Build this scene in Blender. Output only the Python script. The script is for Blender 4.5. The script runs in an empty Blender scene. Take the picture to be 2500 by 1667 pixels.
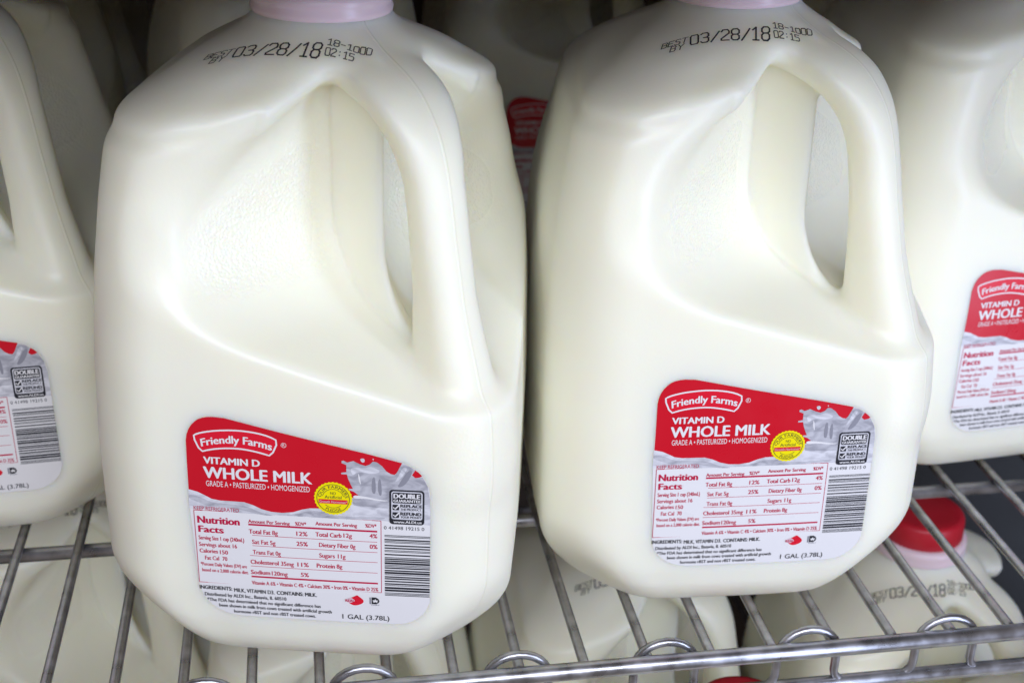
import bpy, bmesh, math, random
import numpy as np
from mathutils import Vector, Matrix
from mathutils.bvhtree import BVHTree

random.seed(7)
MM = 0.001
S = bpy.context.scene
COL = S.collection

# ------------------------------------------------------------------ camera
F_PX, PITCH, YAW, ROLL = 3172.88, 0.44781, 0.16852, -0.02442
CAM = Vector((-5.482, -474.913, 331.662)) * MM
cp, sp, cy, sy = math.cos(PITCH), math.sin(PITCH), math.cos(YAW), math.sin(YAW)
fwd = Vector((sy * cp, cy * cp, -sp)); right = Vector((cy, -sy, 0)); down = fwd.cross(right)
cr, sr = math.cos(ROLL), math.sin(ROLL)
r2 = cr * right + sr * down
d2 = -sr * right + cr * down
cam_data = bpy.data.cameras.new('camera')
cam = bpy.data.objects.new('camera', cam_data); COL.objects.link(cam)
mw = Matrix.Identity(4)
for i in range(3):
    mw[i][0] = r2[i]; mw[i][1] = -d2[i]; mw[i][2] = -fwd[i]; mw[i][3] = CAM[i]
cam.matrix_world = mw
cam_data.sensor_width = 36.0
cam_data.lens = 36.0 * F_PX / 2500.0
cam_data.clip_start = 0.01; cam_data.clip_end = 50
cam_data.dof.use_dof = True
cam_data.dof.focus_distance = 0.47
cam_data.dof.aperture_fstop = 13.0
S.camera = cam

# ------------------------------------------------------------------ world and lamps
world = bpy.data.worlds.new('World'); S.world = world; world.use_nodes = True
bg = world.node_tree.nodes['Background']
bg.inputs[0].default_value = (1.0, 0.84, 0.72, 1); bg.inputs[1].default_value = 0.18

def area(name, loc, target, sx, sy_, power, col):
    d = bpy.data.lights.new(name, 'AREA'); d.shape = 'RECTANGLE'; d.size = sx; d.size_y = sy_
    d.energy = power; d.color = col
    o = bpy.data.objects.new(name, d); COL.objects.link(o)
    o.location = loc
    o.rotation_euler = (Vector(target) - Vector(loc)).to_track_quat('-Z', 'Y').to_euler()
    return o
area('aisle_lamp', (0.12, -1.50, 0.92), (0.08, 0.0, 0.10), 1.6, 0.6, 25.5, (0.88, 0.93, 1.09))
area('door_tube_lamp', (0.80, -0.80, 0.10), (0.05, -0.03, 0.12), 0.14, 0.9, 4.6, (0.74, 0.86, 1.2))

S.view_settings.view_transform = 'Standard'
S.view_settings.look = 'None'
S.view_settings.exposure = 0.0
S.view_settings.gamma = 1.0
S.view_settings.use_curve_mapping = False
S.render.engine = 'CYCLES'
S.cycles.max_bounces = 8; S.cycles.diffuse_bounces = 4; S.cycles.glossy_bounces = 4

# ------------------------------------------------------------------ helpers
def link_obj(name, mesh, parent=None, mats=()):
    o = bpy.data.objects.new(name, mesh); COL.objects.link(o)
    for m in mats:
        if m.name not in [x.name for x in mesh.materials if x]:
            mesh.materials.append(m)
    if parent: o.parent = parent
    return o

def thing(name, label, cat, loc=(0, 0, 0), group=None):
    o = bpy.data.objects.new(name, None); COL.objects.link(o)
    o.empty_display_size = 0.05
    o.location = loc; o['label'] = label; o['category'] = cat
    if group: o['group'] = group
    return o

def copy_tree(o, parent=None):
    c = o.copy(); COL.objects.link(c); c.parent = parent
    if parent is not None:
        c.matrix_parent_inverse = o.matrix_parent_inverse.copy()
    for ch in list(o.children):
        copy_tree(ch, c)
    return c

def mesh_from(name, verts, faces, smooth=False):
    me = bpy.data.meshes.new(name)
    me.from_pydata([tuple(v) for v in verts], [], [tuple(f) for f in faces])
    me.update()
    if smooth:
        me.polygons.foreach_set('use_smooth', [True] * len(me.polygons))
    return me

def nodes_of(mat):
    mat.use_nodes = True
    nt = mat.node_tree
    return nt, nt.nodes['Principled BSDF']

def mat_simple(name, col, rough=0.4, metal=0.0, spec=0.5, noise=0.0, noise_scale=60.0, bump=0.0, bump_scale=400.0, bump_dist=0.0002, coat=0.0):
    m = bpy.data.materials.new(name); nt, b = nodes_of(m)
    b.inputs['Base Color'].default_value = (*col, 1)
    b.inputs['Roughness'].default_value = rough
    b.inputs['Metallic'].default_value = metal
    b.inputs['Specular IOR Level'].default_value = spec
    b.inputs['Coat Weight'].default_value = coat
    tc = nt.nodes.new('ShaderNodeTexCoord')
    if noise > 0:
        n = nt.nodes.new('ShaderNodeTexNoise'); n.inputs['Scale'].default_value = noise_scale; n.inputs['Detail'].default_value = 5
        nt.links.new(tc.outputs['Object'], n.inputs['Vector'])
        mr = nt.nodes.new('ShaderNodeMapRange')
        mr.inputs[1].default_value = 0.3; mr.inputs[2].default_value = 0.7
        mr.inputs[3].default_value = max(0.02, rough - noise); mr.inputs[4].default_value = min(1, rough + noise)
        nt.links.new(n.outputs['Fac'], mr.inputs[0]); nt.links.new(mr.outputs[0], b.inputs['Roughness'])
    if bump > 0:
        n = nt.nodes.new('ShaderNodeTexNoise'); n.inputs['Scale'].default_value = bump_scale; n.inputs['Detail'].default_value = 3
        nt.links.new(tc.outputs['Object'], n.inputs['Vector'])
        bp = nt.nodes.new('ShaderNodeBump'); bp.inputs['Strength'].default_value = bump; bp.inputs['Distance'].default_value = bump_dist
        nt.links.new(n.outputs['Fac'], bp.inputs['Height']); nt.links.new(bp.outputs['Normal'], b.inputs['Normal'])
    return m

def tube(path, r, seg=12, closed=False, caps=True):
    """sweep a circle along a list of points -> verts, faces"""
    P = [Vector(p) for p in path]; n = len(P)
    V, Fc = [], []
    up = Vector((0, 0, 1)); prev = None
    for i, p in enumerate(P):
        a = P[(i - 1) % n] if (closed or i > 0) else p
        b = P[(i + 1) % n] if (closed or i < n - 1) else p
        t = (b - a).normalized()
        if prev is None:
            ref = up if abs(t.z) < 0.9 else Vector((1, 0, 0))
            nrm = (ref - t * ref.dot(t)).normalized()
        else:
            nrm = (prev - t * prev.dot(t)).normalized()
        prev = nrm; bn = t.cross(nrm)
        for k in range(seg):
            a2 = 2 * math.pi * k / seg
            V.append(p + r * (math.cos(a2) * nrm + math.sin(a2) * bn))
    for i in range(n if closed else n - 1):
        j = (i + 1) % n
        for k in range(seg):
            k2 = (k + 1) % seg
            Fc.append((i * seg + k, i * seg + k2, j * seg + k2, j * seg + k))
    if caps and not closed:
        Fc.append(tuple(range(seg))[::-1]); Fc.append(tuple((n - 1) * seg + k for k in range(seg)))
    return V, Fc

# ------------------------------------------------------------------ materials
def plastic_material():
    m = bpy.data.materials.new('milky_plastic'); nt, b = nodes_of(m)
    N, L = nt.nodes, nt.links
    tc = N.new('ShaderNodeTexCoord')
    b.inputs['Base Color'].default_value = (0.905, 0.885, 0.735, 1)
    b.inputs['Roughness'].default_value = 0.36
    b.inputs['IOR'].default_value = 1.5
    b.inputs['Subsurface Weight'].default_value = 0.85
    b.inputs['Subsurface Radius'].default_value = (1.0, 0.80, 0.48)
    b.inputs['Subsurface Scale'].default_value = 0.013
    b.subsurface_method = 'RANDOM_WALK'
    at = N.new('ShaderNodeAttribute'); at.attribute_name = 'grain'
    # leathery grain on the grip panels
    vo = N.new('ShaderNodeTexVoronoi'); vo.feature = 'SMOOTH_F1'; vo.inputs['Scale'].default_value = 950.0
    L.new(tc.outputs['Object'], vo.inputs['Vector'])
    gm = N.new('ShaderNodeMath'); gm.operation = 'MULTIPLY'
    L.new(vo.outputs['Distance'], gm.inputs[0]); L.new(at.outputs['Fac'], gm.inputs[1])
    bp = N.new('ShaderNodeBump'); bp.inputs['Strength'].default_value = 0.5; bp.inputs['Distance'].default_value = 0.0008
    L.new(gm.outputs[0], bp.inputs['Height'])
    # soft mould orange peel everywhere
    no = N.new('ShaderNodeTexNoise'); no.inputs['Scale'].default_value = 700.0; no.inputs['Detail'].default_value = 2.0
    L.new(tc.outputs['Object'], no.inputs['Vector'])
    b2 = N.new('ShaderNodeBump'); b2.inputs['Strength'].default_value = 0.12; b2.inputs['Distance'].default_value = 0.0003
    L.new(no.outputs['Fac'], b2.inputs['Height']); L.new(bp.outputs['Normal'], b2.inputs['Normal'])
    # broad dents of a thin bottle wall
    n3 = N.new('ShaderNodeTexNoise'); n3.inputs['Scale'].default_value = 22.0; n3.inputs['Detail'].default_value = 1.0
    L.new(tc.outputs['Object'], n3.inputs['Vector'])
    b3 = N.new('ShaderNodeBump'); b3.inputs['Strength'].default_value = 0.25; b3.inputs['Distance'].default_value = 0.003
    L.new(n3.outputs['Fac'], b3.inputs['Height']); L.new(b2.outputs['Normal'], b3.inputs['Normal'])
    # parting line along the diagonal of the mould: thin raised seam
    sx = N.new('ShaderNodeSeparateXYZ'); L.new(tc.outputs['Object'], sx.inputs[0])
    ad = N.new('ShaderNodeMath'); ad.operation = 'ADD'; L.new(sx.outputs['X'], ad.inputs[0]); L.new(sx.outputs['Y'], ad.inputs[1])
    ab = N.new('ShaderNodeMath'); ab.operation = 'ABSOLUTE'; L.new(ad.outputs[0], ab.inputs[0])
    mr = N.new('ShaderNodeMapRange'); mr.interpolation_type = 'SMOOTHSTEP'
    mr.inputs[1].default_value = 0.0; mr.inputs[2].default_value = 0.0012; mr.inputs[3].default_value = 1.0; mr.inputs[4].default_value = 0.0
    L.new(ab.outputs[0], mr.inputs[0])
    b4 = N.new('ShaderNodeBump'); b4.inputs['Strength'].default_value = 0.6; b4.inputs['Distance'].default_value = 0.0004
    L.new(mr.outputs[0], b4.inputs['Height']); L.new(b3.outputs['Normal'], b4.inputs['Normal'])
    L.new(b4.outputs['Normal'], b.inputs['Normal'])
    # roughness: grain panels are a little glossier
    r = N.new('ShaderNodeMapRange'); r.inputs[1].default_value = 0.35; r.inputs[2].default_value = 0.65; r.inputs[3].default_value = 0.36; r.inputs[4].default_value = 0.48
    L.new(n3.outputs['Fac'], r.inputs[0])
    gr = N.new('ShaderNodeMath'); gr.operation = 'MULTIPLY_ADD'; gr.inputs[1].default_value = -0.17
    L.new(at.outputs['Fac'], gr.inputs[0]); L.new(r.outputs[0], gr.inputs[2]); L.new(gr.outputs[0], b.inputs['Roughness'])
    return m
M_PLASTIC = plastic_material()
M_CAP = mat_simple('red_cap_plastic', (0.46, 0.008, 0.022), 0.38, noise=0.06)
M_RING = mat_simple('pink_ring_plastic', (0.82, 0.66, 0.71), 0.32)
_b = M_RING.node_tree.nodes['Principled BSDF']
_b.inputs['Subsurface Weight'].default_value = 0.3; _b.inputs['Subsurface Scale'].default_value = 0.001
M_INKJET = mat_simple('inkjet_black', (0.03, 0.03, 0.035), 0.5)
def label_mat(name, col, rough=0.3):
    return mat_simple(name, col, rough, noise=0.05, noise_scale=90, bump=0.15, bump_scale=45, bump_dist=0.001)
LM = [label_mat('label_white', (0.79, 0.78, 0.78)), label_mat('label_red', (0.60, 0.004, 0.018)),
      label_mat('label_grey', (0.42, 0.42, 0.46)), label_mat('label_light_grey', (0.60, 0.60, 0.65)),
      label_mat('label_black', (0.02, 0.022, 0.03)), label_mat('label_yellow', (0.90, 0.78, 0.0)),
      label_mat('label_ink_red', (0.52, 0.008, 0.06)), label_mat('label_dark_grey', (0.27, 0.27, 0.31)),
      label_mat('label_bright_red', (0.72, 0.008, 0.03)), label_mat('label_pink', (0.72, 0.50, 0.56))]
def swirl(m, c0, c1):
    nt = m.node_tree; b = nt.nodes['Principled BSDF']
    tc = nt.nodes.new('ShaderNodeTexCoord'); mp = nt.nodes.new('ShaderNodeMapping'); mp.inputs['Scale'].default_value = (60, 60, 130); mp.inputs['Rotation'].default_value = (0, 0.5, 0)
    n = nt.nodes.new('ShaderNodeTexNoise'); n.inputs['Scale'].default_value = 2.2; n.inputs['Detail'].default_value = 3; n.inputs['Distortion'].default_value = 1.2
    r = nt.nodes.new('ShaderNodeValToRGB'); r.color_ramp.elements[0].position = 0.36; r.color_ramp.elements[0].color = (*c0, 1); r.color_ramp.elements[1].position = 0.64; r.color_ramp.elements[1].color = (*c1, 1)
    nt.links.new(tc.outputs['Object'], mp.inputs[0]); nt.links.new(mp.outputs[0], n.inputs['Vector']); nt.links.new(n.outputs['Fac'], r.inputs[0]); nt.links.new(r.outputs[0], b.inputs['Base Color'])
swirl(LM[2], (0.33, 0.33, 0.37), (0.55, 0.55, 0.59))
swirl(LM[3], (0.48, 0.48, 0.52), (0.72, 0.72, 0.76))
WHITE, RED, GREY, LGREY, BLACK, YELLOW, INK, DGREY, BRED, PINK = range(10)

def metal_material():
    m = bpy.data.materials.new('bright_zinc_wire'); nt, b = nodes_of(m)
    N, L = nt.nodes, nt.links
    tc = N.new('ShaderNodeTexCoord')
    no = N.new('ShaderNodeTexNoise'); no.inputs['Scale'].default_value = 120; no.inputs['Detail'].default_value = 6
    L.new(tc.outputs['Object'], no.inputs['Vector'])
    cr_ = N.new('ShaderNodeValToRGB')
    cr_.color_ramp.elements[0].position = 0.35; cr_.color_ramp.elements[0].color = (0.32, 0.32, 0.335, 1)
    cr_.color_ramp.elements[1].position = 0.62; cr_.color_ramp.elements[1].color = (0.52, 0.52, 0.545, 1)
    L.new(no.outputs['Fac'], cr_.inputs[0]); L.new(cr_.outputs[0], b.inputs['Base Color'])
    b.inputs['Metallic'].default_value = 0.9
    mr = N.new('ShaderNodeMapRange'); mr.inputs[1].default_value = 0.3; mr.inputs[2].default_value = 0.7; mr.inputs[3].default_value = 0.25; mr.inputs[4].default_value = 0.42
    L.new(no.outputs['Fac'], mr.inputs[0]); L.new(mr.outputs[0], b.inputs['Roughness'])
    bp = N.new('ShaderNodeBump'); bp.inputs['Strength'].default_value = 0.15; bp.inputs['Distance'].default_value = 0.0003
    L.new(no.outputs['Fac'], bp.inputs['Height']); L.new(bp.outputs['Normal'], b.inputs['Normal'])
    return m
M_METAL = metal_material()
M_DARK = mat_simple('cooler_dark_liner', (0.085, 0.065, 0.05), 0.6, noise=0.1, noise_scale=8)
M_LINER = mat_simple('cooler_side_liner', (0.34, 0.38, 0.46), 0.45, noise=0.08, noise_scale=10)

# ------------------------------------------------------------------ jug body: implicit surface
TZ = np.arange(-20, 290, 0.5)
def table(pts):
    z, v = zip(*pts)
    a = np.interp(TZ, z, v)
    k = np.exp(-0.5 * (np.arange(-10, 11) / 4.0) ** 2); k /= k.sum()
    return np.convolve(np.pad(a, 10, 'edge'), k, 'valid')
TW = table([(-20, 60), (0, 64), (4, 67), (9, 71), (15, 74.3), (24, 76.6), (40, 77.6), (90, 77.6), (125, 76.2), (155, 73.8), (180, 70.6),
            (195, 68.2), (202, 66.8), (208, 64), (213.5, 58.5), (218, 52), (222.5, 45), (226, 38.8), (229, 33.3), (231.6, 28.6), (234, 25.3), (236.5, 24.0), (290, 24.0)])
TR = table([(-20, 32), (0, 31), (10, 29), (40, 28), (100, 28), (155, 28), (195, 27), (208, 28), (216, 28), (224, 27), (229, 26), (233, 25), (237, 24), (290, 24)])
TDW = np.gradient(TW, TZ)
def smin(a, b, k):
    h = np.clip(0.5 + 0.5 * (b - a) / k, 0, 1)
    return b * (1 - h) + a * h - k * h * (1 - h)
def smax(a, b, k):
    return -smin(-a, -b, k)
HC_D = np.array([6, 22, 36, 46, 54.0, 60.5, 64.2, 67.4, 70.6, 74, 80, 86.0])
HC_Z = np.array([229, 224.5, 220, 216, 209.5, 201.0, 190, 172, 150, 130, 110, 92.0])
def _resample(a, b, n=80):
    t = np.linspace(0, 1, len(a)); tt = np.linspace(0, 1, n)
    k = np.exp(-0.5 * (np.arange(-6, 7) / 2.5) ** 2); k /= k.sum()
    out = []
    for c in (a, b):
        v = np.interp(tt, t, c)
        pad = np.concatenate([2 * v[0] - v[6:0:-1], v, 2 * v[-1] - v[-2:-8:-1]])
        out.append(np.convolve(pad, k, 'valid'))
    return out
HCD, HCZ = _resample(HC_D, HC_Z)

def jug_sdf(x, y, z):
    w = np.interp(z, TZ, TW); r = np.minimum(np.interp(z, TZ, TR), w); dw = np.interp(z, TZ, TDW)
    ax, ay = np.abs(x), np.abs(y)
    body = np.clip((205 - z) / 40, 0, 1)
    bul = 1.8 * body
    bx = ax + bul * np.clip(ay / w, 0, 1.1) ** 2 - 0.5 * bul
    by = ay + bul * np.clip(ax / w, 0, 1.1) ** 2 - 0.5 * bul
    qx, qy = bx - (w - r), by - (w - r)
    q = np.hypot(np.maximum(qx, 0), np.maximum(qy, 0)) + np.minimum(np.maximum(qx, qy), 0) - r
    # soft ledge round the shoulder
    ats = np.abs(x + y) * 0.70710678
    z0 = 216.5 - 0.17 * np.minimum(ats, 80)
    fa = np.clip((ats - 8) / 30, 0, 1)
    q = q + fa * (1.0 * np.exp(-((z - z0) / 3.0) ** 2) - 0.6 * np.exp(-((z - z0 - 5.5) / 2.8) ** 2) + 0.8 * np.exp(-((z - z0 - 11) / 2.8) ** 2))
    # rear corners lean in towards the neck
    q = q + 7.0 * np.clip(y / 55, 0, 1) ** 2 * np.clip((z - 150) / 42, 0, 1) ** 2 * np.clip((225 - z) / 20, 0, 1)
    # shallow flutes near the foot
    ang = np.arctan2(y, x)
    q = q + 0.55 * np.cos(ang * 16) * np.exp(-((z - 14) / 11) ** 2) * np.clip(np.minimum(ax, ay) / 40 - 0.15, 0, 1)
    q = q / np.sqrt(1 + np.minimum(dw * dw, 4))
    d = (x - y) * 0.70710678; t = (x + y) * 0.70710678
    # chamfered foot corners
    cc = (ax + ay) * 0.70710678
    ch = (cc - (73 + 0.72 * z)) / 1.23
    q = smax(q, ch, 7)
    # neck collar ring
    q = smax(q, z - 242.0, 1.5)
    q = smax(q, -z, 5)
    # grip recess
    at = np.abs(t)
    rib = np.interp(t, [-10.5, -8.6, -7.2, -5.8, -4.2, -2, 0, 4, 7, 10], [0, 8, 17, 22.5, 23, 19.5, 16, 8.5, 3.5, 0])
    c1 = 18.5 + rib - d                    # negative inside cut
    fl = 137.0 - 0.43 * (d - 40)
    c2 = (fl - z) / 1.056
    cut = smax(c1, c2, 26)
    cut = smax(cut, (z - (224.5 - 0.56 * at + 0.5 * (d - 18) + 0.018 * np.maximum(d - 30, 0) ** 2)) / 1.2, 10)
    q0 = q
    # the face eases back towards the panel edge
    ch2 = np.maximum(0.25 * x - 0.968 * y, 0.968 * x - 0.25 * y) - 55.5 - 40 * np.clip((48 - at) / 26, 0, 1)
    cut2 = smax(smax(-ch2, (fl + 4 - z) / 1.056, 22), z - 222, 6)
    q = smax(q, -cut2, 6)
    s = smax(q, -cut, 2.4 + 12 * np.clip((z - 172) / 30, 0, 1))
    # handle
    sh = d.shape
    dd = d.ravel(); zz = z.ravel()
    best = np.full(dd.shape, 1e9)
    A = np.stack([HCD, HCZ], 1)
    near = (dd > -25) & (zz > 70) & (np.abs(t.ravel()) < 45)
    idx = np.nonzero(near)[0]
    if len(idx):
        pd, pz = dd[idx], zz[idx]; b = np.full(pd.shape, 1e9)
        for i in range(0, len(A) - 1):
            a0 = A[i]; v = A[i + 1] - a0; L2 = v @ v
            k = np.clip(((pd - a0[0]) * v[0] + (pz - a0[1]) * v[1]) / L2, 0, 1)
            e = (pd - a0[0] - k * v[0]) ** 2 + (pz - a0[1] - k * v[1]) ** 2
            b = np.minimum(b, e)
        best[idx] = np.sqrt(b)
    u = best.reshape(sh)
    rd = np.interp(z, [90, 130, 150, 172, 195, 215, 235], [15, 13, 10.3, 8.7, 8.3, 8.4, 8.6])
    rt = np.interp(z, [90, 130, 150, 190, 204, 215, 235], [15, 12, 10.4, 10.6, 13, 16, 18])
    h = ((np.abs(u) / rd) ** 2.5 + (at / rt) ** 2.5) ** 0.4
    hd = (h - 1) * 9.5
    hd = np.minimum(hd, 60)
    hd = smax(hd, q0, 4)
    s = smin(s, hd, 6)
    # neck stays whole
    nk = np.maximum(np.hypot(x, y) - np.interp(z, [200, 226, 231, 236], [12, 21, 24.2, 24.0]), np.maximum(205 - z, z - 242))
    s = smin(s, nk, 1.5)
    return s

def jug_mesh(h=1.35):
    xs = np.arange(-90, 90 + h, h); zs = np.arange(-4.3, 250, h)
    n = len(xs); nz = len(zs)
    f = np.empty((n, n, nz))
    for i in range(0, n, 16):
        X, Y, Z = np.meshgrid(xs[i:i + 16], xs, zs, indexing='ij')
        f[i:i + 16] = jug_sdf(X, Y, Z)
    sg = f < 0
    c = np.zeros((n - 1, n - 1, nz - 1), int)
    for a in (0, 1):
        for b_ in (0, 1):
            for e in (0, 1):
                c += sg[a:n - 1 + a, b_:n - 1 + b_, e:nz - 1 + e]
    act = (c > 0) & (c < 8)
    ids = np.full(act.shape, -1); I = np.argwhere(act); ids[act] = np.arange(len(I))
    acc = np.zeros((len(I), 3)); cnt = np.zeros(len(I))
    offs = [(a, b_, e) for a in (0, 1) for b_ in (0, 1) for e in (0, 1)]
    for o in offs:
        for ax in range(3):
            if o[ax]: continue
            o2 = list(o); o2[ax] = 1
            fa = f[I[:, 0] + o[0], I[:, 1] + o[1], I[:, 2] + o[2]]
            fb = f[I[:, 0] + o2[0], I[:, 1] + o2[1], I[:, 2] + o2[2]]
            mk = (fa < 0) != (fb < 0)
            tt = np.where(mk, fa / np.where(mk, fa - fb, 1), 0)
            p = np.tile(np.array(o, float), (len(I), 1)); p[:, ax] = tt
            acc[mk] += p[mk]; cnt[mk] += 1
    P = (I + acc / cnt[:, None]) * h + np.array([xs[0], xs[0], zs[0]])
    F = []
    for ax in range(3):
        b_, e = [(1, 2), (2, 0), (0, 1)][ax]
        lo = [slice(None)] * 3; hi = [slice(None)] * 3
        lo[ax] = slice(0, -1); hi[ax] = slice(1, None)
        d = sg[tuple(lo)] != sg[tuple(hi)]
        E = np.argwhere(d)
        E = E[(E[:, b_] > 0) & (E[:, e] > 0) & (E[:, b_] < act.shape[b_]) & (E[:, e] < act.shape[e])]
        def cell(db, de):
            q = E.copy(); q[:, b_] += db; q[:, e] += de
            return ids[q[:, 0], q[:, 1], q[:, 2]]
        quad = np.stack([cell(-1, -1), cell(0, -1), cell(0, 0), cell(-1, 0)], 1)
        inside = sg[E[:, 0], E[:, 1], E[:, 2]]
        quad[~inside] = quad[~inside][:, ::-1]
        F.append(quad)
    F = np.concatenate(F)
    # pull vertices onto the exact surface
    for it in range(4):
        e = 0.15
        f0 = jug_sdf(P[:, 0], P[:, 1], P[:, 2])
        g = np.stack([jug_sdf(P[:, 0] + e * (k == 0), P[:, 1] + e * (k == 1), P[:, 2] + e * (k == 2)) - f0 for k in range(3)], 1) / e
        st = -(f0 / np.maximum((g * g).sum(1), 0.05))[:, None] * g
        L = np.linalg.norm(st, axis=1, keepdims=True)
        P = P + st * np.minimum(1, 0.8 / np.maximum(L, 1e-9)) * 0.8
    return P, F
JP, JF = jug_mesh()
body_me = bpy.data.meshes.new('jug_body')
body_me.vertices.add(len(JP)); body_me.vertices.foreach_set('co', (JP * MM).astype(np.float32).ravel())
body_me.loops.add(len(JF) * 4); body_me.loops.foreach_set('vertex_index', JF.astype(np.int32).ravel())
body_me.polygons.add(len(JF)); body_me.polygons.foreach_set('loop_start', np.arange(0, len(JF) * 4, 4, dtype=np.int32))
body_me.polygons.foreach_set('loop_total', np.full(len(JF), 4, np.int32))
body_me.polygons.foreach_set('use_smooth', np.ones(len(JF), bool))
body_me.update(calc_edges=True); body_me.validate()
# grain attribute (grip panels and the lower corner under the handle are leather-grained in the mould)
_d = (JP[:, 0] - JP[:, 1]) * 0.70710678; _t = (JP[:, 0] + JP[:, 1]) * 0.70710678
def sstep(a, b, v):
    k = np.clip((v - a) / (b - a), 0, 1); return k * k * (3 - 2 * k)
def smoothband(v, a, b, s): return sstep(a, a + s, v) * (1 - sstep(b - s, b, v))
grain = smoothband(_d, 10, 30, 6) * smoothband(np.abs(_t), 2, 78, 24) * sstep(124, 156, JP[:, 2]) * (1 - sstep(-18, 0, JP[:, 2] - (221 - 0.56 * np.abs(_t))))
grain = np.maximum(grain, 0.3 * smoothband(_d, 80, 110, 6) * smoothband(JP[:, 2], 62, 118, 14) * smoothband(np.abs(_t), -1, 20, 6))
at_ = body_me.attributes.new('grain', 'FLOAT', 'POINT'); at_.data.foreach_set('value', grain.astype(np.float32))
body_me.materials.append(M_PLASTIC)
BVH = BVHTree.FromPolygons([tuple(p) for p in JP], [tuple(int(i) for i in q) for q in JF])
def on_front(x, z, off):
    hit = BVH.ray_cast(Vector((x, -200, z)), Vector((0, 1, 0)))
    if hit[0] is None: return Vector((x, -76, z))
    return hit[0] + hit[1] * off

# ------------------------------------------------------------------ label artwork (flat print, in mm on the front panel)
HM = np.array([[-0.00044708672441666556, 2.2052849572700308e-05, 0.47185225212338416],
               [-1.1934453571189397e-05, 0.0005592933194534981, -0.881603618772313],
               [2.5605441688171873e-08, 4.907446469045937e-07, -0.011401675714358642]])
def B(x, y):
    q = HM @ np.array([x, y, 1.0]); return (q[0] / q[2], q[1] / q[2])
def A(x, y): return B(x, y - 821.3)

class Print:
    def __init__(s): s.V, s.F, s.M = [], [], []
    def add(s, v2, faces, mat, off):
        b = len(s.V)
        s.V += [tuple(on_front(x, z, off)) for x, z in v2]
        s.F += [tuple(b + i for i in f) for f in faces]; s.M += [mat] * len(faces)
    def poly(s, pts, mat, off, cell=3.0):
        bm = bmesh.new()
        vs = [bm.verts.new((x, 0, z)) for x, z in pts]
        bm.faces.new(vs)
        xs = [p[0] for p in pts]; zs = [p[1] for p in pts]
        if cell:
            v = math.floor(min(xs) / cell) * cell + cell
            while v < max(xs):
                bmesh.ops.bisect_plane(bm, geom=bm.verts[:] + bm.edges[:] + bm.faces[:], plane_co=(v, 0, 0), plane_no=(1, 0, 0)); v += cell
            v = math.floor(min(zs) / cell) * cell + cell
            while v < max(zs):
                bmesh.ops.bisect_plane(bm, geom=bm.verts[:] + bm.edges[:] + bm.faces[:], plane_co=(0, 0, v), plane_no=(0, 0, 1)); v += cell
        bmesh.ops.triangulate(bm, faces=bm.faces[:])
        bmesh.ops.recalc_face_normals(bm, faces=bm.faces[:])
        bm.verts.index_update()
        fs = []
        for f in bm.faces:
            i = [v.index for v in f.verts]
            if f.normal.y > 0: i.reverse()
            fs.append(i)
        s.add([(v.co.x, v.co.z) for v in bm.verts], fs, mat, off)
        bm.free()
    def rect(s, x0, z0, x1, z1, mat, off, cell=4.0):
        s.poly([(x0, z0), (x1, z0), (x1, z1), (x0, z1)], mat, off, cell)
    def stroke(s, pts, width, mat, off, closed=False):
        n = len(pts); P = [Vector(p) for p in pts]; Lp, Rp = [], []
        for i in range(n):
            a = P[i - 1] if (i > 0 or closed) else P[i]
            b = P[(i + 1) % n] if (i < n - 1 or closed) else P[i]
            t = (b - a).normalized(); nn = Vector((-t.y, t.x)) * width / 2
            Lp.append(P[i] + nn); Rp.append(P[i] - nn)
        v2 = [tuple(v) for v in Lp + Rp]; fs = []
        for i in range(n if closed else n - 1):
            j = (i + 1) % n; fs.append((n + i, n + j, j, i))
        s.add(v2, fs, mat, off)
    def text(s, string, pl, pr, cap, mat, off, bold=0.0, fit=True, warp=None):
        V, F, w = glyphs(string, bold)
        x0, zl = pl; x1, zr = pr
        sx = (x1 - x0) / w if fit else cap / CAPH
        szc = cap / CAPH
        zb = (zl + zr) / 2
        if warp is None:
            v2 = [(x0 + x * sx, zb + y * szc) for x, y in V]
        else:
            v2 = [warp(x * sx, y * szc) for x, y in V]
        s.add(v2, F, mat, off)
        if bold > 0:
            dx = bold * 1.1 * (abs(sx) + szc) / 2
            s.add([(x + dx, z) for x, z in v2], F, mat, off + 0.015)
            s.add([(x - dx, z) for x, z in v2], F, mat, off + 0.03)
            s.add([(x, z + dx * 0.7) for x, z in v2], F, mat, off + 0.045)
    def mesh(s, name):
        me = mesh_from(name, [Vector(v) * MM for v in s.V], s.F)
        for m in LM: me.materials.append(m)
        me.polygons.foreach_set('material_index', s.M)
        me.update()
        return me

CAPH = 0.7
_cache = {}
def glyphs(string, bold):
    key = (string, bold)
    if key in _cache: return _cache[key]
    cu = bpy.data.curves.new('type', 'FONT'); cu.body = string; cu.size = 1.0; cu.fill_mode = 'FRONT' if hasattr(cu, 'fill_mode') else None
    cu.resolution_u = 3
    o = bpy.data.objects.new('type', cu); COL.objects.link(o)
    dg = bpy.context.evaluated_depsgraph_get(); dg.update()
    me = bpy.data.meshes.new_from_object(o.evaluated_get(dg))
    V = [(v.co.x, v.co.y) for v in me.vertices]
    F = []
    for p in me.polygons:
        i = list(p.vertices)
        if p.normal.z < 0: i.reverse()
        F.append(i)
    bpy.data.objects.remove(o); bpy.data.meshes.remove(me); bpy.data.curves.remove(cu)
    x0 = min(v[0] for v in V); x1 = max(v[0] for v in V)
    V = [(v[0] - x0, v[1]) for v in V]
    _cache[key] = (V, F, x1 - x0)
    return _cache[key]
_v = glyphs('H', 0.0)[0]; CAPH = max(v[1] for v in _v) - min(v[1] for v in _v)

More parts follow.
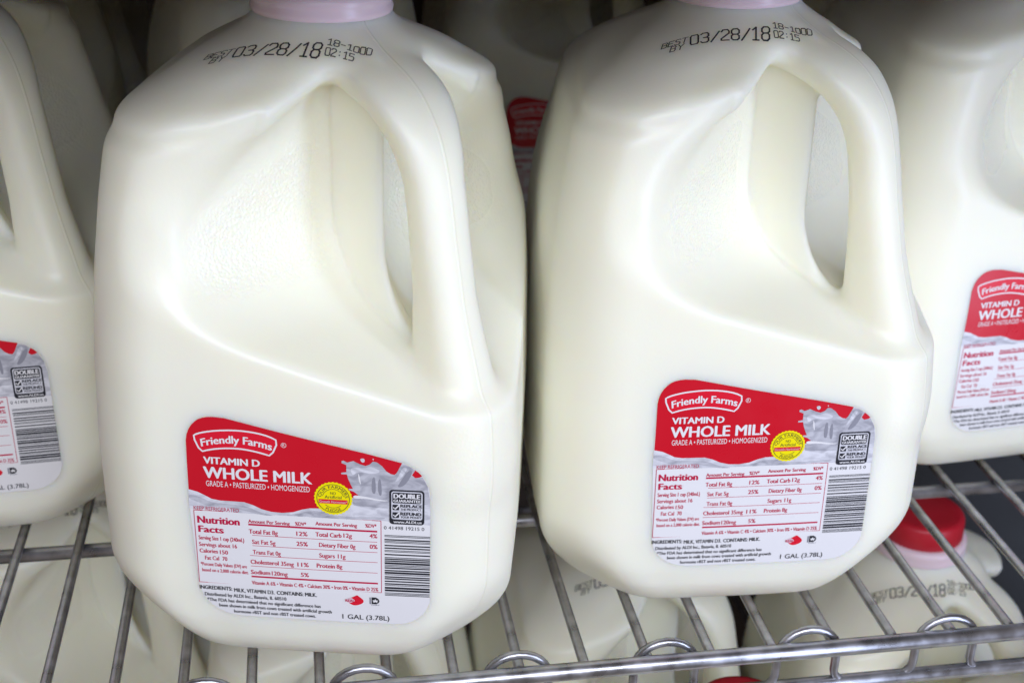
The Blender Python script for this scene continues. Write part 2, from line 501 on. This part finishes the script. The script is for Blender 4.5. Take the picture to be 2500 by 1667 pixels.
def arc_pts(c, r, a0, a1, n=16): return [(c[0] + r * math.cos(a0 + (a1 - a0) * i / n), c[1] + r * math.sin(a0 + (a1 - a0) * i / n)) for i in range(n + 1)]
def rrect(x0, z0, x1, z1, r, n=5):
    out = []
    for cx, cz, a in ((x1 - r, z1 - r, 0), (x0 + r, z1 - r, 90), (x0 + r, z0 + r, 180), (x1 - r, z0 + r, 270)):
        out += arc_pts((cx, cz), r, math.radians(a), math.radians(a + 90), n)
    return out
def smooth_poly(pts, it=2, closed=True):
    P = [Vector(p) for p in pts]
    for _ in range(it):
        Q = []
        n = len(P)
        rng = range(n) if closed else range(n - 1)
        if not closed: Q.append(P[0])
        for i in rng:
            a, b = P[i], P[(i + 1) % n]
            Q += [a * 0.75 + b * 0.25, a * 0.25 + b * 0.75]
        if not closed: Q.append(P[-1])
        P = Q
    return [tuple(p) for p in P]

MMPX = 67.3 / 1690.0      # mm per crop pixel
O0, O1, O2, O3, O4, O5 = 0.10, 0.16, 0.22, 0.28, 0.36, 0.44

def build_label():
    base = Print()
    top = [A(55, 290), A(60, 235), A(75, 190), A(98, 150), A(130, 117), A(165, 92), A(205, 78), A(250, 70), A(300, 68), A(400, 75), A(500, 97), A(700, 142), A(1030, 215), A(1400, 295), A(1700, 360), A(1900, 408), A(2030, 440), A(2090, 465), A(2150, 500), A(2210, 550), A(2250, 610), A(2275, 670), A(2285, 730)]
    X1 = B(2288, 500)[0]; Z0 = B(1500, 1088)[1]; X0 = A(88, 720)[0]
    out = top + [(X1, B(0, 880)[1])]
    rr = 13.0
    out += arc_pts((X1 - rr, Z0 + rr), rr, 0, -math.pi / 2, 8)
    rl = 15.0
    out += arc_pts((X0 + 1.0 + rl, Z0 + rl), rl, -math.pi / 2, -math.pi, 8)
    out += [A(88, 800), A(75, 620)]
    base.poly(out, WHITE, O0, 2.5)
    # grey milk field under the wave
    wave = [(88, 733), (170, 752), (240, 783), (300, 812), (380, 825), (500, 828), (600, 832), (680, 855), (760, 890), (850, 912), (950, 918), (1050, 908), (1130, 882), (1200, 868), (1290, 866), (1400, 850)]
    base.poly([A(*q) for q in wave] + [A(1560, 760), A(2284, 745), A(2287, 880), A(2287, 1000), A(1860, 965), A(1400, 955), A(900, 945), A(500, 930), A(94, 905)], LGREY, O1, 3.0)
    # shaded folds of the poured milk
    base.poly(smooth_poly([A(92, 775), A(200, 800), A(300, 846), A(480, 858), A(620, 866), A(760, 925), A(900, 948), A(760, 946), A(600, 905), A(420, 885), A(260, 880), A(150, 835), A(92, 820)]), GREY, O2, 3.0)
    base.poly(smooth_poly([A(950, 938), A(1080, 925), A(1180, 895), A(1300, 890), A(1500, 940), A(1880, 930), A(1880, 955), A(1500, 958), A(1200, 945)]), GREY, O2, 3.0)
    # red field
    red = top[:17] + [A(1985, 525), A(1930, 580), A(1800, 640), A(1640, 735), A(1560, 780), A(1400, 850)] + [A(*q) for q in wave[::-1][1:]]
    base.poly(red, RED, O1 + 0.03, 3.0)
    base.poly([A(2140, 495), A(2180, 522), A(2212, 553), A(2185, 568), A(2150, 572), A(2110, 557)], RED, O2, 0)
    # milk splash
    spl = [(1640, 735), (1600, 705), (1555, 690), (1550, 678), (1590, 678), (1570, 640), (1545, 585), (1535, 548), (1485, 548), (1482, 535), (1530, 528), (1528, 465), (1485, 448), (1484, 430), (1502, 426), (1535, 442), (1590, 428), (1650, 455), (1700, 470), (1740, 455), (1768, 428), (1805, 436), (1850, 468), (1890, 515), (1930, 538), (1970, 545), (2000, 500), (2030, 443), (2090, 465), (2150, 500), (2120, 545), (2150, 570), (2215, 560), (2262, 640), (2284, 760), (2284, 800), (2000, 860), (1600, 830), (1590, 775), (1640, 755)]
    base.poly([A(*q) for q in spl], GREY, O3, 3.0)
    base.poly(smooth_poly([A(1995, 560), A(2040, 470), A(2085, 480), A(2030, 570), A(1960, 620)]), LGREY, O4, 0)
    base.poly(smooth_poly([A(2085, 500), A(2135, 510), A(2060, 640), A(1985, 660), A(2020, 600)]), DGREY, O4, 0)
    base.poly(smooth_poly([A(1760, 580), A(1790, 560), A(1800, 720), A(1760, 715)]), DGREY, O4, 0)
    base.poly(smooth_poly([A(1815, 600), A(1840, 570), A(1855, 740), A(1820, 725)]), DGREY, O4, 0)
    base.poly(smooth_poly([A(1635, 530), A(1650, 560), A(1665, 650), A(1640, 600)]), WHITE, O4, 0)
    base.poly(smooth_poly([A(1590, 735), A(1680, 740), A(1850, 775), A(1930, 778), A(1850, 787), A(1700, 762), A(1600, 768)]), WHITE, O4, 0)
    base.poly(smooth_poly([A(1560, 480), A(1680, 490), A(1760, 470), A(1850, 520), A(1760, 540), A(1640, 520), A(1580, 560)]), LGREY, O4, 0)
    base.poly(smooth_poly([A(1650, 405), A(1685, 402), A(1697, 425), A(1680, 443), A(1660, 432)]), LGREY, O3, 0)
    base.poly(smooth_poly([A(1760, 405), A(1775, 403), A(1772, 420)]), LGREY, O3, 0)
    # headline text
    base.text('VITAMIN D', A(228, 490), A(740, 500), 66 * MMPX, WHITE, O3, 0.035)
    base.text('WHOLE MILK', A(232, 625), A(1217, 638), 112 * MMPX, WHITE, O3, 0.03)
    base.text('GRADE A \u2022 PASTEURIZED \u2022 HOMOGENIZED', A(252, 698), A(1200, 715), 56 * MMPX, WHITE, O3, 0.0)
    base.text('KEEP REFRIGERATED', B(138, 95), B(555, 107), 40 * MMPX, INK, O3, 0.0)
    base.text('INGREDIENTS:', B(200, 822), B(497, 833), 42 * MMPX, BLACK, O2, 0.03)
    base.text('MILK, VITAMIN D3.', B(517, 838), B(885, 850), 42 * MMPX, BLACK, O2, 0.022)
    base.text('CONTAINS: MILK.', B(908, 850), B(1270, 857), 42 * MMPX, BLACK, O2, 0.03)
    base.text('Distributed by ALDI Inc., Batavia, IL 60510', B(247, 886), B(993, 905), 38 * MMPX, BLACK, O2, 0.022)
    base.text('*The FDA has determined that no significant difference has', B(270, 940), B(1305, 960), 37 * MMPX, BLACK, O2, 0.022)
    base.text('been shown in milk from cows treated with artificial growth', B(378, 990), B(1405, 1010), 37 * MMPX, BLACK, O2, 0.022)
    base.text('hormone rBST and non rBST treated cows.', B(515, 1043), B(1260, 1055), 37 * MMPX, BLACK, O2, 0.022)
    base.text('1 GAL (3.78L)', B(1503, 1058), B(1925, 1065), 54 * MMPX, BLACK, O2, 0.01)
    # dairy marks
    c = B(1618, 882)
    drop = [(-78, -2), (-60, 22), (-20, 42), (18, 66), (28, 58), (60, 30), (80, 6), (74, -22), (40, -46), (-10, -60), (-50, -40)]
    base.poly(smooth_poly([(c[0] + x * MMPX, c[1] + y * MMPX) for x, y in drop]), BRED, O2, 0)
    base.poly(smooth_poly([(c[0] - 2 + x * MMPX * 0.58, c[1] + 0.1 + y * MMPX * 0.5) for x, y in drop]), PINK, O3, 0)
    base.text('REAL', (c[0] - 3.6, c[1] - 0.55), (c[0] - 0.2, c[1] - 0.55), 1.1, INK, O4, 0.02)
    c = B(1788, 885)
    base.poly([(c[0] - 0.9, c[1] - 1.25), (c[0] + 0.8, c[1] - 1.25), (c[0] + 1.7, c[1] - 0.6), (c[0] + 2.0, c[1] + 0.3), (c[0] + 1.6, c[1] + 1.3), (c[0] + 0.7, c[1] + 1.9), (c[0] - 0.9, c[1] + 1.9)], BLACK, O2, 0)
    star = [(c[0] + 0.45 + (1.05 if k % 2 == 0 else 0.42) * math.sin(k * math.pi / 5), c[1] + 0.3 + (1.05 if k % 2 == 0 else 0.42) * math.cos(k * math.pi / 5)) for k in range(10)]
    base.poly(star, WHITE, O3, 0)
    base.rect(c[0] - 1.7, c[1] - 1.3, c[0] - 1.1, c[1] + 1.8, DGREY, O2, 0)
    base.text('DAIRY', (c[0] - 1.0, c[1] - 1.95), (c[0] + 2.0, c[1] - 1.95), 0.5, DGREY, O2, 0.02)

    # brand emblem: arched banner
    logo = Print()
    ta = [(118, 244), (160, 222), (230, 205), (330, 190), (480, 182), (600, 187), (720, 203), (820, 228), (905, 268)]
    ba = [(845, 405), (770, 384), (690, 366), (600, 351), (520, 345), (430, 346), (340, 353), (265, 366), (195, 385)]
    ring = ta + ba
    rp = smooth_poly([A(*q) for q in ring], 1)
    logo.poly(rp, BRED, O2, 3.0)
    logo.stroke(rp, 15 * MMPX, WHITE, O3, closed=True)
    x0, x1 = A(176, 0)[0], A(826, 0)[0]
    zc = A(510, 300)[1]
    ze = (A(172, 336)[1] + A(850, 352)[1]) / 2
    wid = x1 - x0
    def warp(x, y):
        k = (x / wid) * 2 - 1
        slope = -2 * (zc - ze) * k / (wid / 2)
        return (x0 + x - y * slope * 0.35, ze + (zc - ze) * (1 - k * k) + y)
    logo.text('Friendly Farms', (x0, 0), (x1, 0), 72 * MMPX, WHITE, O4, 0.028, warp=warp)
    c = A(955, 303)
    logo.stroke(arc_pts(c, 22 * MMPX, 0, 2 * math.pi, 16)[:-1], 4 * MMPX, WHITE, O3, closed=True)
    logo.text('R', (c[0] - 0.38, c[1] - 0.5), (c[0] + 0.42, c[1] - 0.5), 1.05, WHITE, O3, 0.0)

    # yellow round seal
    seal = Print()
    c = A(1413, 770); R = 173 * MMPX
    seal.poly([(c[0] + (R if k % 2 else R * 0.955) * math.cos(k * math.pi / 30), c[1] + (R if k % 2 else R * 0.955) * math.sin(k * math.pi / 30)) for k in range(60)], YELLOW, O4, 3.0)
    o = 0.46
    seal.stroke(arc_pts(c, R * 0.84, 0, 2 * math.pi, 40)[:-1], 0.2, BLACK, o, closed=True)
    seal.stroke(arc_pts(c, R * 0.56, 0.25, math.pi - 0.25, 20), 0.16, BLACK, o)
    seal.stroke(arc_pts(c, R * 0.56, -0.75, -math.pi + 0.75, 20), 0.16, BLACK, o)
    def arc_text(st, r, amid, cap, bold, inward=False, spread=1.0):
        V, F, w = glyphs(st, bold)
        k = cap / CAPH
        v2 = []
        for x, y in V:
            s_ = (x - w / 2) * k * spread
            if inward:
                a = amid + s_ / r; rad = r - y * k
            else:
                a = amid - s_ / r; rad = r + y * k
            v2.append((c[0] + rad * math.cos(a), c[1] + rad * math.sin(a)))
        seal.add(v2, F, BLACK, o)
    arc_text('OUR FARMERS', R * 0.62, math.pi / 2, 1.15, 0.03, spread=1.16)
    arc_text('PLEDGE', R * 0.79, -math.pi / 2, 1.12, 0.03, True, spread=1.1)
    seal.text('NO', (c[0] - 0.95, c[1] + R * 0.24), (c[0] + 0.95, c[1] + R * 0.24), 1.1, BLACK, o, 0.0)
    seal.text('Artificial', (c[0] - 3.0, c[1] + R * 0.0), (c[0] + 3.0, c[1] + R * 0.0), 1.25, BLACK, o, 0.0)
    seal.rect(c[0] - 5.2, c[1] - R * 0.31, c[0] + 5.1, c[1] - R * 0.06, BRED, o, 0)
    seal.text('Growth Hormones*', (c[0] - 4.9, c[1] - R * 0.26), (c[0] + 4.9, c[1] - R * 0.26), 1.0, PINK, o + 0.06, 0.01)

    # guarantee badge
    bd = Print()
    x0, z1 = A(1918, 680); x1 = A(2235, 680)[0]; z0 = A(2100, 995)[1]; z1 = A(2080, 680)[1]
    W, H = x1 - x0, z1 - z0
    fx = lambda q: x0 + q * W
    fz = lambda q: z0 + q * H
    bd.poly(rrect(x0, z0, x1, z1, 1.3), BLACK, O4, 4.0)
    bd.poly(rrect(fx(.055), fz(.145), fx(.945), fz(.955), 0.95), LGREY, 0.40, 4.0)
    bd.poly(rrect(fx(.09), fz(.62), fx(.91), fz(.925), 0.6), BLACK, 0.46, 4.0)
    bd.text('DOUBLE', (fx(.13), fz(.765)), (fx(.87), fz(.765)), 0.125 * H, WHITE, 0.52, 0.05)
    bd.text('GUARANTEE', (fx(.12), fz(.655)), (fx(.89), fz(.655)), 0.075 * H, WHITE, 0.52, 0.04)
    for zc_ in (.49, .27):
        bd.poly(rrect(fx(.09), fz(zc_ - .075), fx(.28), fz(zc_ + .085), 0.3, 3), BLACK, 0.46, 0)
        bd.stroke([(fx(.115), fz(zc_ + .01)), (fx(.165), fz(zc_ - .04)), (fx(.29), fz(zc_ + .085))], 0.5, WHITE, 0.52)
    bd.text('REPLACE', (fx(.32), fz(.505)), (fx(.93), fz(.505)), 0.082 * H, BLACK, 0.46, 0.05)
    bd.text('THE PRODUCT', (fx(.32), fz(.415)), (fx(.91), fz(.415)), 0.062 * H, BLACK, 0.46, 0.02)
    bd.text('REFUND', (fx(.32), fz(.275)), (fx(.91), fz(.275)), 0.085 * H, BLACK, 0.46, 0.05)
    bd.text('YOUR MONEY', (fx(.32), fz(.19)), (fx(.91), fz(.19)), 0.062 * H, BLACK, 0.46, 0.02)
    bd.text('www.ALDI.us', (fx(.12), fz(.045)), (fx(.92), fz(.045)), 0.07 * H, WHITE, 0.46, 0.03)

    # nutrition table
    nt = Print()
    X0, Z1 = B(138, 100); X1, _ = B(1845, 145); _, Z0 = B(197, 760)
    lw = 0.24
    nt.rect(X0, Z0, X1, Z1, WHITE, O2, 3.0)
    nt.stroke([(X0, Z0), (X1, Z0)], lw, INK, O3); nt.stroke([(X0, Z1), (X1, Z1)], lw, INK, O3)
    nt.stroke([(X0, Z0), (X0, Z1)], lw, INK, O3); nt.stroke([(X1, Z0), (X1, Z1)], lw, INK, O3)
    def T(s_, l, r_, cap, bold=0.0): nt.text(s_, B(*l), B(*r_), cap * MMPX, INK, O3, max(bold, 0.024))
    T('Nutrition', (178, 214), (560, 227), 74, 0.045); T('Facts', (188, 298), (415, 306), 68, 0.045)
    T('Serving Size 1 cup (240mL)', (188, 365), (605, 380), 42); T('Servings about 16', (192, 426), (540, 440), 42)
    T('Calories', (198, 485), (365, 493), 42, 0.03); T('150', (385, 495), (457, 498), 42)
    T('Fat Cal  70', (248, 550), (452, 558), 42)
    T('*Percent Daily Values (DV) are', (208, 603), (632, 620), 36); T('based on a 2,000 calorie diet.', (222, 658), (648, 672), 36)
    for x, x2, xa, xb in ((642, 1020, 1070, 1170), (1255, 1630, 1705, 1805)):
        T('Amount Per Serving', (x, 200), (x2, 206), 37, 0.03); T('%DV*', (xa, 205), (xb, 210), 37, 0.03)
    def bar(l, r_, th): 
        a, b = B(*l), B(*r_); z = (a[1] + b[1]) / 2
        nt.rect(a[0], z - th * MMPX / 2, b[0], z + th * MMPX / 2, INK, O3, 5.0)
    bar((642, 220), (1812, 235), 19); bar((675, 694), (1822, 712), 18)
    for l, r_ in (((678, 318), (1812, 332)), ((682, 412), (1815, 428)), ((660, 502), (1817, 520)), ((668, 600), (1818, 615))): bar(l, r_, 5)
    for s_, l, r_, bo in (('Total Fat', (650, 295), (845, 300), .03), ('8g', (862, 300), (912, 302), 0), ('12%', (1083, 300), (1182, 303), .02), ('Total Carb', (1257, 303), (1490, 305), .03), ('12g', (1510, 305), (1585, 306), 0), ('4%', (1745, 303), (1813, 304), .02),
                      ('Sat Fat 5g', (680, 390), (892, 393), 0), ('25%', (1085, 393), (1185, 395), .03), ('Dietary Fiber 0g', (1290, 398), (1617, 402), 0), ('0%', (1747, 400), (1815, 402), .02),
                      ('Trans Fat 0g', (687, 484), (940, 488), 0), ('Sugars 11g', (1292, 494), (1528, 496), 0),
                      ('Cholesterol', (668, 573), (922, 578), .03), ('35mg', (945, 580), (1060, 582), 0), ('11%', (1095, 582), (1195, 585), .02), ('Protein', (1270, 586), (1432, 589), .03), ('8g', (1450, 589), (1500, 590), 0),
                      ('Sodium', (672, 666), (845, 670), .03), ('120mg', (862, 672), (1005, 675), 0), ('5%', (1127, 675), (1197, 677), .02)):
        T(s_, l, r_, 45, bo)
    T('Vitamin A 6% \u2022 Vitamin C 4% \u2022 Calcium 30% \u2022 Iron 0% \u2022 Vitamin D 25%', (680, 768), (1825, 782), 40)

    # barcode (bars run across, stacked upward) with its number
    bc = Print()
    bc.text('0 41498 19215 0', B(1873, 226), B(2235, 224), 35 * MMPX, BLACK, O2, 0.0)
    x0, z1 = B(1878, 272); x1, z0 = B(2286, 835)
    rng = random.Random(41)
    digits = '041498192150'
    Lc = {'0': (3, 2, 1, 1), '1': (2, 2, 2, 1), '2': (2, 1, 2, 2), '3': (1, 4, 1, 1), '4': (1, 1, 3, 2), '5': (1, 2, 3, 1), '6': (1, 1, 1, 4), '7': (1, 3, 1, 2), '8': (1, 2, 1, 3), '9': (3, 1, 1, 2)}
    seq = [(1, 1), (0, 1), (1, 1)]
    for i, dgt in enumerate(digits):
        if i == 6: seq += [(0, 1), (1, 1), (0, 1), (1, 1), (0, 1)]
        on = 0 if i < 6 else 1
        for wv in Lc[dgt]: seq.append((on, wv)); on ^= 1
    seq += [(1, 1), (0, 1), (1, 1)]
    tot = sum(w for _, w in seq); z = z1; mod = (z1 - z0) / tot
    for on, wv in seq:
        if on: bc.rect(x0, z - wv * mod, x1, z, BLACK, O2, 6.0)
        z -= wv * mod
    return base, logo, seal, bd, nt, bc
_base, _logo, _seal, _badge, _nutri, _bar = build_label()
label_me = _base.mesh('label_print'); logo_me = _logo.mesh('brand_emblem'); seal_me = _seal.mesh('round_seal')
badge_me = _badge.mesh('guarantee_badge'); nutri_me = _nutri.mesh('nutrition_table'); bar_me = _bar.mesh('barcode')

# ------------------------------------------------------------------ inkjet date stamp: single-stroke digits on the front shoulder
STROKES = {
 '0': [[(0.4, 0), (0, 0.8), (0, 5.2), (0.5, 6), (2.9, 6), (3.4, 5.2), (3.4, 0.8), (2.9, 0), (0.4, 0)]], '1': [[(0.4, 4.9), (1.9, 6), (1.9, 0)], [(0.6, 0), (3.2, 0)]],
 '2': [[(0, 5), (0.7, 6), (2.7, 6), (3.4, 5), (3.4, 3.9), (0, 0.9), (0, 0), (3.4, 0)]],
 '3': [[(0, 5.4), (0.8, 6), (2.7, 6), (3.4, 5.2), (3.4, 3.8), (2.6, 3.1), (1.2, 3.1)], [(2.6, 3.1), (3.4, 2.4), (3.4, 0.8), (2.7, 0), (0.7, 0), (0, 0.7)]],
 '5': [[(3.3, 6), (0, 6), (0, 3.5), (2.7, 3.5), (3.4, 2.8), (3.4, 0.8), (2.7, 0), (0, 0)]],
 '8': [[(0.8, 3.1), (0, 3.8), (0, 5.2), (0.8, 6), (2.6, 6), (3.4, 5.2), (3.4, 3.8), (2.6, 3.1), (0.8, 3.1), (0, 2.3), (0, 0.8), (0.8, 0), (2.6, 0), (3.4, 0.8), (3.4, 2.3), (2.6, 3.1)]],
 '9': [[(3.4, 3.4), (2.8, 2.8), (0.8, 2.8), (0, 3.6), (0, 5.2), (0.8, 6), (2.6, 6), (3.4, 5.2), (3.4, 1.6), (2.4, 0), (0.6, 0)]],
 '/': [[(0, -0.3), (3.6, 5.6)]], '-': [[(0.3, 3), (3.0, 3)]], ':': [[(1.6, 1.4), (1.8, 1.8)], [(1.6, 4.2), (1.8, 4.6)]],
 'B': [[(0, 0), (0, 6), (2.6, 6), (3.3, 5), (2.6, 3.2), (0, 3.2)], [(2.6, 3.2), (3.4, 2), (2.8, 0), (0, 0)]],
 'E': [[(3.2, 6), (0, 6), (0, 0), (3.2, 0)], [(0, 3.1), (2.4, 3.1)]],
 'S': [[(3.3, 5.4), (2.6, 6), (0.7, 6), (0, 5.2), (0.4, 3.5), (3, 2.7), (3.4, 0.9), (2.6, 0), (0.6, 0), (0, 0.6)]],
 'T': [[(0, 6), (3.6, 6)], [(1.8, 6), (1.8, 0)]], 'Y': [[(0, 6), (1.7, 3.2), (3.4, 6)], [(1.7, 3.2), (1.7, 0)]], ' ': []}
def on_shoulder(u, v):
    """u across (mm), v up the slope: project onto the shoulder along the front facet's normal"""
    hit = BVH.ray_cast(Vector((u, -34 + v * 0.84, 275)), Vector((0, 0, -1)))
    if hit[0] is None: return Vector((u, -34, 230))
    return hit[0] + hit[1] * 0.12
def stamp_mesh(date):
    V, F = [], []
    def write(s, x, y, hgt, wid, gap, lw, slant=0.0):
        kx = wid / 3.4; ky = hgt / 6.0
        for ch in s:
            for pl in STROKES[ch]:
                P = []
                for a, b in zip(pl[:-1], pl[1:]):
                    for q in range(3):
                        t_ = q / 3; P.append((a[0] + (b[0] - a[0]) * t_, a[1] + (b[1] - a[1]) * t_))
                P.append(pl[-1])
                P = [Vector((x + (px + slant * py) * kx, y + py * ky)) for px, py in P]
                for a, b in zip(P[:-1], P[1:]):
                    t_ = (b - a)
                    if t_.length < 1e-6: continue
                    t_.normalize(); n_ = Vector((-t_.y, t_.x)) * lw / 2; e = t_ * lw * 0.4
                    k = len(V)
                    for c in (a - e - n_, b + e - n_, b + e + n_, a - e + n_): V.append(on_shoulder(c.x, c.y))
                    F.append((k, k + 1, k + 2, k + 3))
            x += wid + gap
        return x
    write('BEST', -34.5, 0.2, 3.4, 1.9, 0.5, 0.38, 0.35)
    write('BY', -32.0, -3.8, 3.4, 1.9, 0.8, 0.38, 0.35)
    x = write(date, -24.2, -2.2, 6.0, 2.8, 0.95, 0.62, 0.2)
    write('18-1000', x + 1.4, 3.4, 2.9, 1.7, 0.5, 0.38, 0.05)
    write('02:15', x + 1.2, -0.9, 3.0, 1.5, 0.5, 0.38, 0.05)
    me = mesh_from('date_stamp', [v * MM for v in V], F)
    me.materials.append(M_INKJET)
    return me
stamp28 = stamp_mesh('03/28/18'); stamp29 = stamp_mesh('03/29/18')

# ------------------------------------------------------------------ cap and tamper ring
def lathe(profile, seg=96, ridge=0.0, zr=(0, 0)):
    V, F = [], []
    for r, z in profile:
        for k in range(seg):
            rr = r + (ridge * (1 if k % 2 else -1) if zr[0] <= z <= zr[1] else 0)
            V.append(Vector((rr * math.cos(2 * math.pi * k / seg), rr * math.sin(2 * math.pi * k / seg), z)) * MM)
    n = len(profile)
    for i in range(n - 1):
        for k in range(seg):
            k2 = (k + 1) % seg; F.append((i * seg + k, i * seg + k2, (i + 1) * seg + k2, (i + 1) * seg + k))
    F.append(tuple(range(seg))[::-1]); F.append(tuple((n - 1) * seg + k for k in range(seg)))
    return V, F
V, F = lathe([(21.8, 244.8), (22.4, 245.8), (22.3, 251), (22.0, 256.5), (21.2, 258.0), (19, 258.6), (15, 258.4)], 120, 0.22, (245.6, 256.6))
cap_me = mesh_from('cap', V, F, True); cap_me.materials.append(M_CAP)
V, F = lathe([(24.5, 236.0), (25.2, 236.8), (25.5, 238.4), (24.8, 239.8), (25.4, 241.0), (25.1, 244.6), (23.0, 245.4)], 72)
ring_me = mesh_from('tamper_ring', V, F, True); ring_me.materials.append(M_RING)

# ------------------------------------------------------------------ one milk jug, then copies
def make_jug(stamp):
    t = thing('milk_jug', '', 'milk jug', group='gallon milk jugs in the cooler')
    link_obj('body', body_me, t)
    c = link_obj('cap', cap_me, t); link_obj('tamper_ring', ring_me, c)
    l = link_obj('label', label_me, t)
    link_obj('brand_emblem', logo_me, l); link_obj('round_seal', seal_me, l); link_obj('guarantee_badge', badge_me, l)
    link_obj('nutrition_table', nutri_me, l); link_obj('barcode', bar_me, l)
    link_obj('date_stamp', stamp, t)
    return t
proto = make_jug(stamp28)
first = True
def place(x, y, z, rz, label, tilt=(0, 0), stamp=None):
    global first
    o = proto if first else copy_tree(proto)
    first = False
    o.location = (x * MM, y * MM, z * MM); o.rotation_euler = (tilt[0], tilt[1], rz)
    o['label'] = label
    if stamp is not None:
        for ch in o.children:
            if ch.name.startswith('date_stamp'): ch.data = stamp
    return o
LOW = -310.0
place(0, 0, 0, -0.2063, 'large sharp whole-milk jug nearest the camera, left of centre, its base behind the front rail', (0, 0.015))
place(166.1, 14.4, 0, -0.0769, 'whole-milk jug standing right of the nearest one, its open handle slot showing grey', (0, -0.018))
place(-166.5, 104, 0, 0.045, 'milk jug cut off at the left edge, only the barcode end of its label showing')
place(320, 107, 0, 0.10, 'milk jug cut off at the right edge, left half of its glossy label showing')
place(-8, 266, 0, 0.25, 'shaded milk jug directly behind the shoulder of the nearest jug')
place(160, 414, 0, 0.03, 'dim milk jug deep behind, red label seen between the two front jugs')
place(-190, 275, 0, -0.1, 'dim milk jug behind the left-edge jug, its shoulder in dark shade')
place(330, 275, 0, 0.1, 'dim milk jug in the second row behind the right-edge jug')
place(-180, 440, 0, 0.1, 'dark milk jug at the back, seen in the gap at upper left')
place(330, 440, 0, 0.0, 'dark milk jug deepest in the row at upper right')
place(318, 79, LOW, -0.12, 'milk jug on the lower shelf at right, red cap and dated shoulder under the wires', stamp=stamp29)
place(158, 112, LOW, 0.06, 'milk jug on the lower shelf below the right front jug, date partly behind wires', stamp=stamp29)
place(2, 112, LOW, 0.0, 'milk jug on the lower shelf hidden mostly below the nearest front jug', stamp=stamp29)
place(-150, 215, LOW, 0.05, 'lower-shelf milk jug at far left, pale shoulder and handle seen through wires', stamp=stamp29)
place(171, -60, LOW, 0.05, 'milk jug at the front of the lower shelf, its red cap touching the bottom edge', stamp=stamp29)
place(-85, 345, LOW, 0.0, 'lower-shelf milk jug at the back, between the far-left one and its neighbour', stamp=stamp29)
place(6, -60, LOW, 0.0, 'front milk jug on the lower shelf below the nearest jug, left of the dark gap', stamp=stamp29)
place(-160, -58, LOW, 0.1, 'front milk jug on the lower shelf at the bottom left corner', stamp=stamp29)
place(350, -60, LOW, 0.0, 'front milk jug on the lower shelf at the bottom right corner', stamp=stamp29)

# ------------------------------------------------------------------ wire shelf
def rail_y(x): return -85.3
def make_shelf(label, x0=-330, x1=520, y1=560):
    t = thing('wire_shelf', label, 'wire shelf', group='wire shelves of the cooler')
    def part(name, path, r, seg=14):
        V, F = tube([Vector(p) * MM for p in path], r * MM, seg)
        return link_obj(name, mesh_from(name, V, F, True), t, [M_METAL])
    part('front_rail', [(x0, rail_y(x0), -1.5), (x1, rail_y(x1), -1.5)], 3.4, 20)
    part('lower_rail', [(x0, rail_y(x0) + 5, -23.5), (x1, rail_y(x1) + 5, -23.5)], 3.0, 20)
    # serpentine wire between the rails, looping above the top one
    path = []
    P0, hwid, top, bot = 66.9, 12.6, -7.0, -14.0
    per = 59.6
    yoff = 5.2
    k = math.floor((x0 - P0) / per) + 1
    while P0 + per * k + per / 2 < x1:
        c = P0 + per * k
        rise = 11.5
        for i in range(13):
            a = math.pi - math.pi * i / 12
            path.append((c + hwid * math.cos(a), top + rise * math.sin(a)))
        bw = per / 2 - hwid
        for i in range(13):
            a = math.pi + math.pi * i / 12
            path.append((c + per / 2 + bw * math.cos(a), bot + 9 * math.sin(a) - 3))
        k += 1
    part('loop_wire', [(x, rail_y(x) + yoff, z) for x, z in path], 1.75, 12)
    for y in (29, 235, 440):
        part('cross_rod', [(x0, y, -7.0), (x1, y, -7.0)], 3.2, 16)
    part('rear_rail', [(x0, y1, -3), (x1, y1, -3)], 3.2, 16)
    # deck wires: one mesh, many parts
    V, F = tube([Vector((0, -84.0, -2.15)) * MM, Vector((0, -80, -2.15)) * MM, Vector((0, y1, -2.15)) * MM], 2.1 * MM, 14)
    wm = mesh_from('deck_wire', V, F, True)
    k = math.ceil((x0 + 9.2) / 25.65)
    while -9.2 + 25.65 * k < x1:
        x = -9.2 + 25.65 * k
        w = link_obj('deck_wire', wm, t, [M_METAL]); w.location = (x * MM, 0, 0)
        k += 1
    return t
sh = make_shelf('zinc wire shelf with looped front rail that the two front jugs stand on')
lo = copy_tree(sh); lo.location = (0, -0.06, LOW * MM); lo['label'] = 'lower wire shelf under the second layer of jugs'

# ------------------------------------------------------------------ cooler interior
def slab(name, lo_, hi_, m, kind='structure'):
    (ax, ay, az), (bx_, by_, bz_) = lo_, hi_
    v = [Vector((x, y, z)) * MM for x in (ax, bx_) for y in (ay, by_) for z in (az, bz_)]
    f = [(0, 1, 3, 2), (4, 6, 7, 5), (0, 4, 5, 1), (2, 3, 7, 6), (0, 2, 6, 4), (1, 5, 7, 3)]
    o = link_obj(name, mesh_from(name, v, f), None, [m]); o['kind'] = kind
    return o
slab('back_wall', (-700, 640, -700), (800, 660, 700), M_DARK)
slab('side_wall', (470, 60, -700), (490, 640, 700), M_LINER)
slab('overhead_shade_slab', (-700, -215, 305), (800, 660, 325), M_DARK)  # unseen slab added in place of an upper shelf, front edge set to shade shoulders
slab('cooler_floor', (-700, -200, -720), (800, 660, -700), M_DARK)
